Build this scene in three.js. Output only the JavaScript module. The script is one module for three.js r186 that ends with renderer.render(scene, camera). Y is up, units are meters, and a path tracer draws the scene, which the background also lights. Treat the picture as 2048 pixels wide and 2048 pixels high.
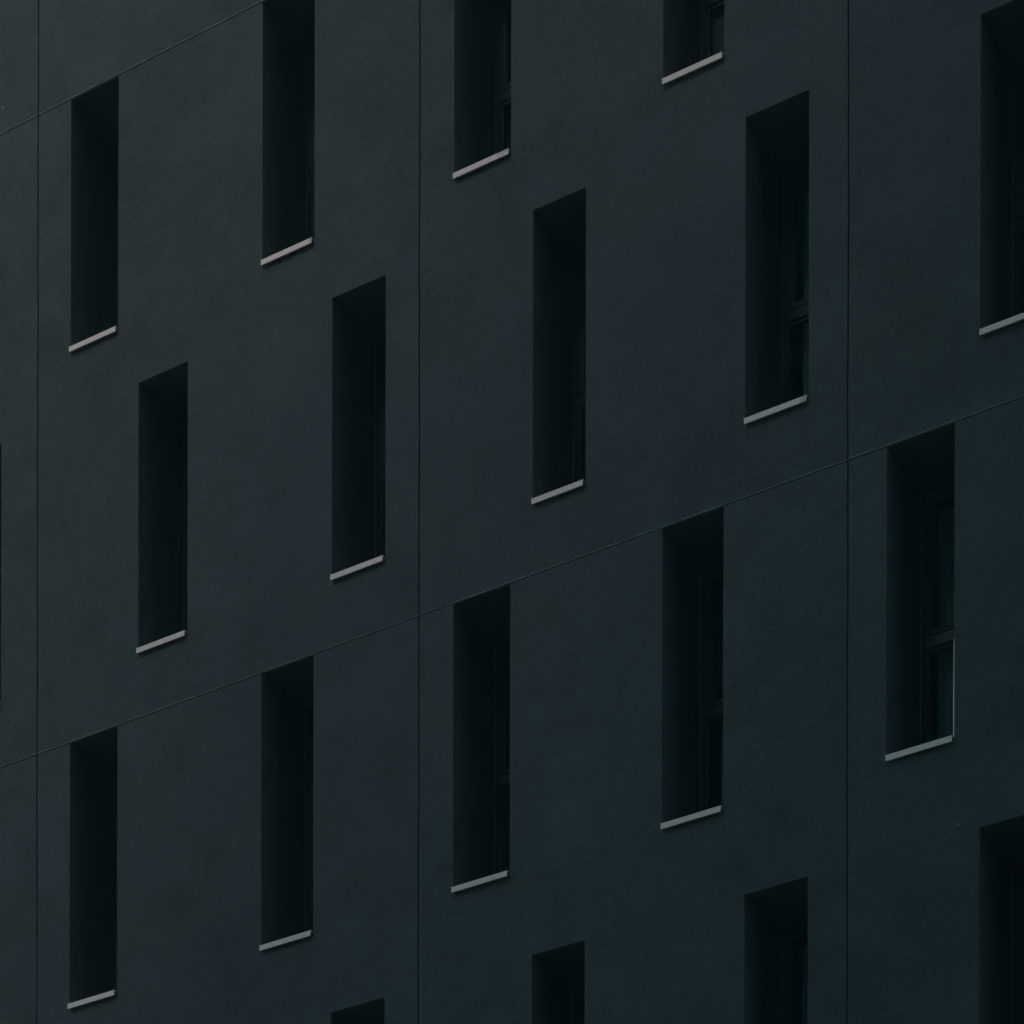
import * as THREE from 'three';
import { mergeGeometries } from 'three/addons/utils/BufferGeometryUtils.js';

// ---------------------------------------------------------------- camera, sky, sun, exposure
const scene = new THREE.Scene();
const THETA = 0.5365;                       // the facade is turned this far from square to the view
const EYE = 1.7;
const PX = 2048, FOCAL = 5791.3, HORIZON = 4718.37, ROLL = 0.0018;
const camera = new THREE.PerspectiveCamera(2 * Math.atan(HORIZON / FOCAL) * 180 / Math.PI, 1, 0.5, 900);
camera.position.set(0, EYE, 0);
camera.rotation.z = ROLL;                   // level camera, lens shifted up (verticals stay upright)
camera.setViewOffset(2 * HORIZON, 2 * HORIZON, HORIZON - PX / 2 + ROLL * (HORIZON - PX / 2), 0, PX, PX);
camera.updateProjectionMatrix();

const renderer = new THREE.WebGLRenderer({ antialias: true });
renderer.setSize(1024, 1024);
renderer.toneMapping = THREE.LinearToneMapping;
renderer.toneMappingExposure = 1.52;
renderer.shadowMap.enabled = true;
renderer.shadowMap.type = THREE.PCFSoftShadowMap;

const SKY = [0.45, 1.0, 1.12], SKY_LEVEL = 0.50;      // even overcast
{
  const w = 64, h = 32, d = new Float32Array(w * h * 4);
  for (let j = 0; j < h; j++) {
    const el = ((j + 0.5) / h - 0.5) * Math.PI;
    const s = Math.sin(el);
    const b = el > 0 ? 1 : 0.6;
    for (let i = 0; i < w; i++) {
      const o = (j * w + i) * 4;
      for (let k = 0; k < 3; k++) d[o + k] = SKY[k] * SKY_LEVEL * b;
      d[o + 3] = 1;
    }
  }
  const t = new THREE.DataTexture(d, w, h, THREE.RGBAFormat, THREE.FloatType);
  t.mapping = THREE.EquirectangularReflectionMapping;
  t.magFilter = t.minFilter = THREE.LinearFilter;
  t.needsUpdate = true;
  scene.background = t;
  scene.environment = t;
}

// the facade's own frame: x along the wall to the right, y up, z out of the wall, origin on the ground
const TOP = EYE + 22.464;                   // height of the upper horizontal joint
const facadeFrame = new THREE.Matrix4().makeRotationY(-THETA).setPosition(-4.7528, 0, -29.0028);
const toWorld = (x, y, z) => new THREE.Vector3(x, y, z).applyMatrix4(facadeFrame);

const SUN_DIR = new THREE.Vector3(-0.10, 0.60, 0.80).normalize();   // in the facade's frame
const sun = new THREE.DirectionalLight(new THREE.Color().setRGB(1.0, 0.86, 0.79), 1.5);
{
  const a = toWorld(5, 18, 0), b = toWorld(5 + SUN_DIR.x * 70, 18 + SUN_DIR.y * 70, SUN_DIR.z * 70);
  sun.position.copy(b); sun.target.position.copy(a);
  sun.castShadow = true; sun.shadow.radius = 36;
  sun.shadow.mapSize.set(2048, 2048);
  Object.assign(sun.shadow.camera, { left: -45, right: 45, top: 45, bottom: -45, near: 1, far: 160 });
  sun.name = 'sun'; sun.target.name = 'sun_target';
  scene.add(sun, sun.target);
}

// ---------------------------------------------------------------- helpers
let seed = 20240611;
const rnd = () => { seed = (seed * 1664525 + 1013904223) >>> 0; return seed / 4294967296; };
const used = new Map();
function numbered(name) {
  const n = used.get(name) || 0; used.set(name, n + 1);
  return n ? `${name}_${String(n).padStart(3, '0')}` : name;
}
function mesh(name, geo, mat, parent) {
  const m = new THREE.Mesh(geo, mat);
  m.name = numbered(name); m.castShadow = m.receiveShadow = true;
  parent.add(m); return m;
}
function box(x0, x1, y0, y1, z0, z1) {
  const g = new THREE.BoxGeometry(x1 - x0, y1 - y0, z1 - z0);
  g.translate((x0 + x1) / 2, (y0 + y1) / 2, (z0 + z1) / 2); return g;
}
const join = (list) => mergeGeometries(list.map(g => { const q = g.index ? g.toNonIndexed() : g; for (const k of Object.keys(q.attributes)) if (!['position', 'normal', 'uv'].includes(k)) q.deleteAttribute(k); return q; }));

// ---------------------------------------------------------------- textures
function noiseField(n, seed0, octaves) {     // tiling value noise; octaves: [cells, weight]
  let s = seed0 >>> 0; const r = () => { s = (s * 1664525 + 1013904223) >>> 0; return s / 4294967296; };
  const out = new Float32Array(n * n);
  for (const [cells, weight] of octaves) {
    const g = new Float32Array(cells * cells).map(() => (r() + r() + r()) / 1.5 - 1);
    for (let j = 0; j < n; j++) {
      const fy = j / n * cells, y0 = Math.floor(fy), ty = fy - y0, sy = ty * ty * (3 - 2 * ty), ya = (y0 % cells) * cells, yb = ((y0 + 1) % cells) * cells;
      for (let i = 0; i < n; i++) {
        const fx = i / n * cells, x0 = Math.floor(fx), tx = fx - x0, sx = tx * tx * (3 - 2 * tx), xb = (x0 + 1) % cells;
        const a = g[ya + x0] + (g[ya + xb] - g[ya + x0]) * sx, b = g[yb + x0] + (g[yb + xb] - g[yb + x0]) * sx;
        out[j * n + i] += (a + (b - a) * sy) * weight;
      }
    }
  }
  return out;
}
function dataTexture(n, fn, srgb) {
  const d = new Uint8Array(n * n * 4);
  for (let p = 0; p < n * n; p++) {
    const c = fn(p);
    for (let k = 0; k < 3; k++) {
      let v = Math.min(1, Math.max(0, c[k]));
      if (srgb) v = v <= 0.0031308 ? v * 12.92 : 1.055 * Math.pow(v, 1 / 2.4) - 0.055;
      d[p * 4 + k] = Math.round(v * 255);
    }
    d[p * 4 + 3] = 255;
  }
  const t = new THREE.DataTexture(d, n, n, THREE.RGBAFormat);
  t.wrapS = t.wrapT = THREE.RepeatWrapping; t.magFilter = THREE.LinearFilter; t.minFilter = THREE.LinearMipmapLinearFilter;
  t.generateMipmaps = true; t.anisotropy = 8;
  if (srgb) t.colorSpace = THREE.SRGBColorSpace;
  t.needsUpdate = true; return t;
}
const TILE = 8;                              // metres that one plaster tile covers
const N = 2048;
const grain = noiseField(N, 11, [[1021, 0.6], [620, 0.8], [410, 0.5], [230, 0.2]]);
const blotch = noiseField(N, 12, [[5, 0.4], [11, 0.6], [23, 0.65], [49, 0.5], [97, 0.3]]);
const tint = noiseField(N, 13, [[6, 0.6], [14, 0.6], [31, 0.4]]);
const wave = noiseField(N, 14, [[7, 1.0], [17, 0.6], [38, 0.3], [80, 0.12]]);
const plasterColour = dataTexture(N, p => {
  const f = 0.6 * (1 + 0.28 * grain[p] + 0.20 * blotch[p]);
  const w = 0.03 * tint[p];
  return [f * (1 + w), f * (1 + 0.2 * w), f * (1 - w)];
}, true);
const plasterBump = dataTexture(N, p => { const v = 0.5 + 0.13 * grain[p] + 0.22 * wave[p]; return [v, v, v]; }, false);
const MN = 512;
const mGrain = noiseField(MN, 21, [[251, 0.8], [120, 0.5], [40, 0.25]]), mStain = noiseField(MN, 22, [[7, 0.7], [15, 0.5], [33, 0.4]]);
const metalColour = dataTexture(MN, p => {
  const st = Math.max(0, mStain[p] - 0.45) * 0.9, f = 0.75 * (1 + 0.13 * mGrain[p] + 0.05 * mStain[p] - st);
  return [f * 1.0, f * 0.985, f * 0.985];
}, true);

// ---------------------------------------------------------------- materials
const lin = (r, g, b) => new THREE.Color().setRGB(r, g, b);
const phys = (o) => new THREE.MeshPhysicalMaterial(o);
const M = {
  plaster: phys({ color: lin(0.072, 0.074, 0.083), map: plasterColour, bumpMap: plasterBump, bumpScale: 0.007, roughness: 0.95, specularIntensity: 0.25 }),
  core: phys({ color: lin(0.043, 0.045, 0.051), roughness: 0.95, specularIntensity: 0.2 }),
  frame: phys({ color: lin(0.014, 0.027, 0.030), roughness: 0.6, specularIntensity: 0.2 }),
  litFrame: phys({ color: lin(0.06, 0.065, 0.065), roughness: 0.6, specularIntensity: 0.3 }),  // paler copy of frame: one transom's brightness from light, put into its colour
  seal: phys({ color: lin(0.11, 0.115, 0.115), roughness: 0.8, specularIntensity: 0.3 }),
  sills: [0.93, 1.0, 1.06].map(k => phys({ color: lin(0.72 * k, 0.52 * k, 0.505 * k), map: metalColour, roughness: 0.62, specularIntensity: 0.5 })),
  drip: phys({ color: lin(0.13, 0.135, 0.14), roughness: 0.7, specularIntensity: 0.3 }),
  bead: phys({ color: lin(0.50, 0.40, 0.38), roughness: 0.7 }),
  glass: phys({ color: lin(0.75, 0.9, 0.92), roughness: 0.03, transmission: 1, thickness: 0, ior: 1.5 }),
  curtain: phys({ color: lin(0.28, 0.28, 0.28), roughness: 1, transmission: 0.3, thickness: 0, side: THREE.DoubleSide }),
  blind: phys({ color: lin(0.075, 0.075, 0.075), roughness: 0.8, side: THREE.DoubleSide }),
  interior: phys({ color: lin(0.09, 0.10, 0.10), roughness: 0.95 }),
  concrete: phys({ color: lin(0.22, 0.22, 0.21), roughness: 0.95 }),
  paving: phys({ color: lin(0.34, 0.34, 0.33), roughness: 0.9 }),
  stone: phys({ color: lin(0.26, 0.26, 0.25), roughness: 0.9 }),
  darkGlass: phys({ color: lin(0.02, 0.025, 0.03), roughness: 0.15 }),
  fleck: phys({ color: lin(0.4, 0.4, 0.4), roughness: 0.9 }),
};

// ---------------------------------------------------------------- ground
{
  const g = new THREE.PlaneGeometry(1600, 1600); g.rotateX(-Math.PI / 2);
  mesh('ground', g, M.concrete, scene).userData = { kind: 'structure' };
  const p = box(-20, 32, 0.004, 0.13, 0.05, 3.4); p.applyMatrix4(facadeFrame);
  mesh('pavement', p, M.paving, scene).userData = { kind: 'structure' };
}

// ---------------------------------------------------------------- the dark building
const building = new THREE.Group();
building.name = 'dark_building';
building.applyMatrix4(facadeFrame);
building.userData = { label: 'charcoal plaster building with staggered rows of narrow slot windows and pale sills', category: 'building' };
scene.add(building);

const U_MIN = -13.6, U_MAX = 22.2;
const JU = [U_MIN, -9.1, -4.54, 0, 4.532, 8.833, 13.25, 17.7, U_MAX];            // upright joints
const JV = [-6.5, 0, 6.4, 13.1, 19.6, TOP - 0.15];                               // level joints, measured down from the upper one
const GAP = 0.006;

// windows: left, right, top, sill line (metres along the wall and down from the upper joint)
const COL_A = [[-1.88, -1.28], [0.421, 1.017], [2.757, 3.355], [4.907, 5.510], [7.064, 7.661], [9.189, 9.795], [11.33, 11.93]];
const COL_B = [[-1.076, -0.476], [1.273, 1.871], [3.563, 4.160], [5.745, 6.289], [7.868, 8.467], [10.019, 10.619], [12.13, 12.73]];
const ROWS = [
  { cols: COL_B, top: -3.32, sill: -0.72, row: 'B' },
  { cols: COL_A, top: 0, sill: 2.492, row: 'A' },
  { cols: COL_B, top: 3.121, sill: 5.740, row: 'B' },
  { cols: COL_A, top: 6.4, sill: 9.015, row: 'A' },
  { cols: COL_B, top: 9.827, sill: 12.43, row: 'B' },
  { cols: COL_A, top: 13.1, sill: 15.7, row: 'A' },
];
const windows = [];
ROWS.forEach((r, ri) => r.cols.forEach(([l, rr], ci) => (ri || ci) && windows.push({ l, r: rr, t: r.top, s: r.sill, b: r.sill + 0.036, row: r.row, ri, ci })));
const Y = v => TOP - v;

// hand-set edges: the upright joints wander by a few millimetres
const wobble = (j, v) => 0.0022 * Math.sin(v * 2.1 + j * 7.3) + 0.0016 * Math.sin(v * 5.7 + j * 3.1);

// plaster panels between the joints, each with its openings
for (let i = 0; i + 1 < JU.length; i++) for (let k = 0; k + 1 < JV.length; k++) {
  const x0 = JU[i] + GAP, x1 = JU[i + 1] - GAP, v0 = JV[k] + 0.006, v1 = JV[k + 1] - 0.005;
  const inside = windows.filter(w => w.l > x0 && w.r < x1 && w.t > v0 - 0.1 && w.b < v1);
  const notched = inside.filter(w => w.t < v0).sort((a, b) => a.l - b.l);
  const s = new THREE.Shape();
  s.moveTo(x0, Y(v1)); s.lineTo(x1, Y(v1));
  for (let v = v1 - 0.3; v > v0 + 0.2; v -= 0.37) s.lineTo(x1 + wobble(i + 1, v), Y(v));
  s.lineTo(x1, Y(v0));
  for (const w of [...notched].reverse()) { s.lineTo(w.r, Y(v0)); s.lineTo(w.r, Y(w.b)); s.lineTo(w.l, Y(w.b)); s.lineTo(w.l, Y(v0)); }
  s.lineTo(x0, Y(v0));
  for (let v = v0 + 0.3; v < v1 - 0.2; v += 0.37) s.lineTo(x0 + wobble(i, v), Y(v));
  s.closePath();
  for (const w of inside) if (!notched.includes(w)) {
    const h = new THREE.Path();
    h.moveTo(w.l, Y(w.t)); h.lineTo(w.r, Y(w.t)); h.lineTo(w.r, Y(w.b)); h.lineTo(w.l, Y(w.b)); h.closePath();
    s.holes.push(h);
  }
  const g = new THREE.ExtrudeGeometry(s, { depth: 0.022, bevelEnabled: true, bevelThickness: 0.004, bevelSize: 0.004, bevelOffset: -0.004, bevelSegments: 1 });
  g.translate(0, 0, -0.026);                                   // front face at z = 0
  const uv = g.attributes.uv, ox = rnd(), oy = rnd();
  for (let q = 0; q < uv.count; q++) uv.setXY(q, uv.getX(q) / TILE + ox, uv.getY(q) / TILE + oy);
  const panel = mesh('wall_panel', g, M.plaster, building);
  // the metal drip edge along the panel's foot, in lengths
  const cuts = [x0, x1];
  if (i === 4 && k === 1) cuts.splice(1, 0, 6.327); else cuts.splice(1, 0, x0 + (x1 - x0) * (0.35 + 0.3 * rnd()));
  const geos = [];
  for (let c = 0; c + 1 < cuts.length; c++) {
    const n = 16, j0 = (rnd() - 0.5) * 0.002;
    for (let q = 0; q < n; q++) {
      const a = cuts[c] + (cuts[c + 1] - cuts[c]) * q / n + (c && !q ? 0.003 : 0), b = cuts[c] + (cuts[c + 1] - cuts[c]) * (q + 1) / n;
      const dy = j0 + (rnd() - 0.5) * 0.0012, h = 0.0030 + rnd() * 0.0045;
      geos.push(box(a, b, Y(v1) - 0.002 + dy, Y(v1) - 0.002 + dy + h, -0.02, 0.0015 + rnd() * 0.003));
    }
  }
  mesh('drip_edge', join(geos), M.drip, panel);
  if (i === 2 && k === 0) mesh('paint_fleck', box(-0.460, -0.455, Y(-0.262) - 0.008, Y(-0.262) + 0.008, -0.001, 0.002), M.fleck, panel);
  if (i === 5 && k === 2) mesh('paint_fleck', box(9.833, 9.840, Y(9.75) - 0.004, Y(9.75) + 0.004, -0.001, 0.003), M.fleck, panel);
}

// the structural wall behind the panels, with the same openings cut through
const LIN = 0.012, D0 = -0.030, DF = -0.74;
{
  const s = new THREE.Shape();
  s.moveTo(U_MIN, 0.02); s.lineTo(U_MAX, 0.02); s.lineTo(U_MAX, Y(JV[0])); s.lineTo(U_MIN, Y(JV[0])); s.closePath();
  for (const w of windows) {
    const h = new THREE.Path(), e = LIN + 0.004;
    h.moveTo(w.l - e, Y(w.t) + e); h.lineTo(w.r + e, Y(w.t) + e); h.lineTo(w.r + e, Y(w.b) - e); h.lineTo(w.l - e, Y(w.b) - e); h.closePath();
    s.holes.push(h);
  }
  const g = new THREE.ExtrudeGeometry(s, { depth: 0.80, bevelEnabled: false });
  g.translate(0, 0, D0 - 0.80);
  mesh('structural_wall', g, M.core, building);
  // the rest of the shell: sides, back, roof, floors
  const z1 = -0.84, z0 = -11, top = Y(JV[0]);
  mesh('side_wall', box(U_MIN, U_MIN + 0.3, 0.02, top, z0, z1), M.plaster, building);
  mesh('side_wall', box(U_MAX - 0.3, U_MAX, 0.02, top, z0, z1), M.plaster, building);
  mesh('rear_wall', box(U_MIN, U_MAX, 0.02, top, z0 - 0.3, z0 - 0.003), M.plaster, building);
  mesh('roof', box(U_MIN - 0.05, U_MAX + 0.05, top + 0.004, top + 0.3, z0 - 0.35, 0.02), M.core, building);
  for (const v of [-3.62, -0.45, 2.72, 5.97, 9.26, 12.72, 15.95, 19.4])
    mesh('floor_slab', box(U_MIN + 0.305, U_MAX - 0.305, Y(v) - 0.14, Y(v) + 0.10, z0 + 0.005, z1 - 0.005), M.interior, building);
  for (const [x, k] of [[-4.5, 0], [2.05, 0], [4.52, 0], [6.66, 0], [8.8, 0], [13.2, 0]])
    mesh('partition_wall', box(x - 0.05, x + 0.05, 0.02, top - 0.01, z0 + 0.01, z1 - 0.01), M.interior, building);
}

// windows
function ring(x0, x1, y0, y1, wl, wr, wb, wt, z0, z1) {      // four bars butted end to end
  return [box(x0, x1, y1 - wt, y1, z0, z1), box(x0, x1, y0, y0 + wb, z0, z1), box(x0, x0 + wl, y0 + wb, y1 - wt, z0, z1), box(x1 - wr, x1, y0 + wb, y1 - wt, z0, z1)];
}
function curtainSheet(x0, x1, y0, y1, z, folds, lean) {
  const nx = folds * 8, g = new THREE.PlaneGeometry(1, 1, nx, 10), p = g.attributes.position;
  for (let i = 0; i < p.count; i++) {
    const a = p.getX(i) + 0.5, b = p.getY(i) + 0.5;
    const ph = a * folds * Math.PI * 2;
    p.setXYZ(i, x0 + (x1 - x0) * a - lean * (1 - b) * (1 - a), y0 + (y1 - y0) * b, z + 0.022 * Math.sin(ph + 0.6 * b) + 0.008 * Math.sin(2.3 * ph + 2));
  }
  g.computeVertexNormals(); return g;
}
for (const w of windows) {
  const win = new THREE.Group();
  win.name = numbered('window');
  building.add(win);
  const yt = Y(w.t), yb = Y(w.b), e = 0.003;
  // lining of the deep opening: two sides, head and foot
  const x0 = w.l - e, x1 = w.r + e, a = yb - e, b = yt + (w.row === 'A' ? 0.002 : e);
  mesh('reveal', join([
    box(x0 - LIN, x0, a, b, DF - 0.07, D0 - 0.001), box(x1, x1 + LIN, a, b, DF - 0.07, D0 - 0.001),
    box(x0 - LIN, x1 + LIN, b, b + LIN, DF - 0.07, D0 - 0.001), box(x0 - LIN, x1 + LIN, a - LIN, a, DF - 0.07, D0 - 0.001)]), M.plaster, win);
  // frame, transom, opening sash above, fixed light below
  const f0 = x0 + 0.001, f1 = x1 - 0.001, g0 = a + 0.06, g1 = b - 0.001;
  mesh('frame', join(ring(f0, f1, g0, g1, 0.046, 0.046, 0.05, 0.046, DF - 0.065, DF)), M.frame, win);
  mesh('seal', join([box(f0, f0 + 0.006, g0 + 0.001, g1 - 0.001, DF + 0.0005, DF + 0.008), box(f1 - 0.006, f1, g0 + 0.001, g1 - 0.001, DF + 0.0005, DF + 0.008)]), M.seal, win);
  const tA = yt - 1.247, tB = yt - 1.337;
  mesh('transom', box(f0 + 0.047, f1 - 0.047, tB, tA, DF - 0.06, DF + 0.004), w.ri === 3 && w.ci === 5 ? M.litFrame : M.frame, win);
  mesh('sash', join(ring(f0 + 0.050, f1 - 0.050, tA + 0.005, g1 - 0.050, 0.075, 0.075, 0.040, 0.07, DF - 0.055, DF + 0.012)), M.frame, win);
  mesh('glazing_bead', join(ring(f0 + 0.047, f1 - 0.047, g0 + 0.051, tB - 0.001, 0.030, 0.030, 0.03, 0.03, DF - 0.05, DF - 0.012)), M.frame, win);
  mesh('pane', box(f0 + 0.120, f1 - 0.120, tA + 0.040, g1 - 0.115, DF - 0.032, DF - 0.026), M.glass, win);
  mesh('pane', box(f0 + 0.072, f1 - 0.072, g0 + 0.077, tB - 0.027, DF - 0.034, DF - 0.028), M.glass, win);
  // pressed metal sill with a drip lip standing off the wall
  const sx0 = w.l + 0.0074 + (rnd() - 0.5) * 0.004, sx1 = w.r - 0.0045 + (rnd() - 0.5) * 0.004, ys = Y(w.s), H = 0.049, P = 0.037;
  const pr = new THREE.Shape([[P, 0], [P, -H], [P - 0.010, -H - 0.001], [P - 0.010, -H + 0.002], [P - 0.003, -H + 0.003], [P - 0.003, -0.004], [DF + 0.002, 0.046], [DF + 0.002, 0.050]].map(q => new THREE.Vector2(...q)));
  const sg = new THREE.ExtrudeGeometry(pr, { depth: sx1 - sx0, bevelEnabled: false });
  sg.rotateY(-Math.PI / 2); sg.translate(sx1, ys, 0);        // profile x becomes z, extrusion runs along the wall
  {
    const p = sg.attributes.position, uv = sg.attributes.uv, o = rnd(), o2 = rnd();
    for (let q = 0; q < p.count; q++) uv.setXY(q, p.getX(q) * 0.7 + o, (p.getY(q) - p.getZ(q)) * 0.7 + o2);
  }
  const ends = [box(sx0 - 0.0005, sx0 + 0.002, ys - 0.004, ys + 0.006, -0.02, P + 0.0005), box(sx1 - 0.002, sx1 + 0.0005, ys - 0.004, ys + 0.006, -0.02, P + 0.0005)];
  mesh('sill', join([sg, ...ends]), M.sills[Math.floor(rnd() * 3)], win);
  // what hangs behind some panes
  const id = `${w.ri}/${w.ci}`;
  if (id === '3/5') {
    win.userData.label = 'slot window with a curtain and a bare pale edge down its right side';
    mesh('curtain', curtainSheet(w.l + 0.10, w.r - 0.08, a + 0.12, yt - 0.08, DF - 0.16, 5, 0), M.curtain, win);
    const pts = []; for (let q = 0; q <= 14; q++) pts.push(q / 14);
    const strip = pts.slice(1).map((t, q) => { const va = 8.20 + (w.s - 0.005 - 8.20) * pts[q], vb = 8.20 + (w.s - 0.005 - 8.20) * t; const wd = 0.0022 + 0.0042 * Math.min(1, t * 1.5) + rnd() * 0.001; return box(w.r - wd, w.r + 0.0015, Y(vb), Y(va), -0.012, 0.0025); });
    mesh('corner_bead', join(strip), M.bead, win);
  }
  if (id === '2/4' || id === '3/4' || id === '4/4') mesh('curtain', curtainSheet(w.l + 0.14, w.r - 0.08, a + 0.12, yt - 0.10, DF - 0.18, 4, 0.02), M.curtain, win);
  if (id === '1/4') {
    win.userData.label = 'slot window with a grey blind behind its lower pane';
    const bl = curtainSheet(w.l + 0.07, w.r - 0.06, a + 0.12, tB - 0.02, DF - 0.09, 1, 0);
    mesh('roller_blind', bl, M.blind, win);
  }
}

// ---------------------------------------------------------------- added unseen block behind the camera, shaped to shade the facade's lower right
{
  const block = new THREE.Group(); block.name = 'added_shade_block';
  block.userData = { label: 'added unseen stone block behind the viewer that shades the facade', category: 'building' };
  // its street front runs from (19, 27) along (0.8, -0.6) in the facade's frame
  const c = toWorld(19, 0, 27.5);
  block.position.copy(c);
  block.rotation.y = -THETA + Math.PI + Math.atan2(0.6, 0.8);   // local z faces the street
  const H = 54.3, W0 = -20, W1 = 44, DEPTH = 16;
  scene.add(block);
  mesh('wall', box(W0, W1, 0.02, H, -DEPTH, 0), M.stone, block);
  const roof = mesh('roof', box(W0 - 0.2, W1 + 0.2, H + 0.003, H + 0.5, -DEPTH - 0.2, 0.2), M.stone, block);
  mesh('stair_head', box(2, 8, H + 0.503, H + 3.0, -11, -5), M.stone, roof);
  const pane = new THREE.BoxGeometry(1.5, 2.0, 0.12);
  for (let y = 3; y < H - 2; y += 3.6) for (let x = W0 + 3; x < W1 - 2; x += 6.5) {
    const m = mesh('window', pane, M.darkGlass, block); m.position.set(x, y + 0.6, 0.02);
  }
}

scene.fog = new THREE.FogExp2(new THREE.Color().setRGB(0.85, 0.96, 1.0), 0.0008);     // thin pale haze added to lift the dark recesses
renderer.render(scene, camera);
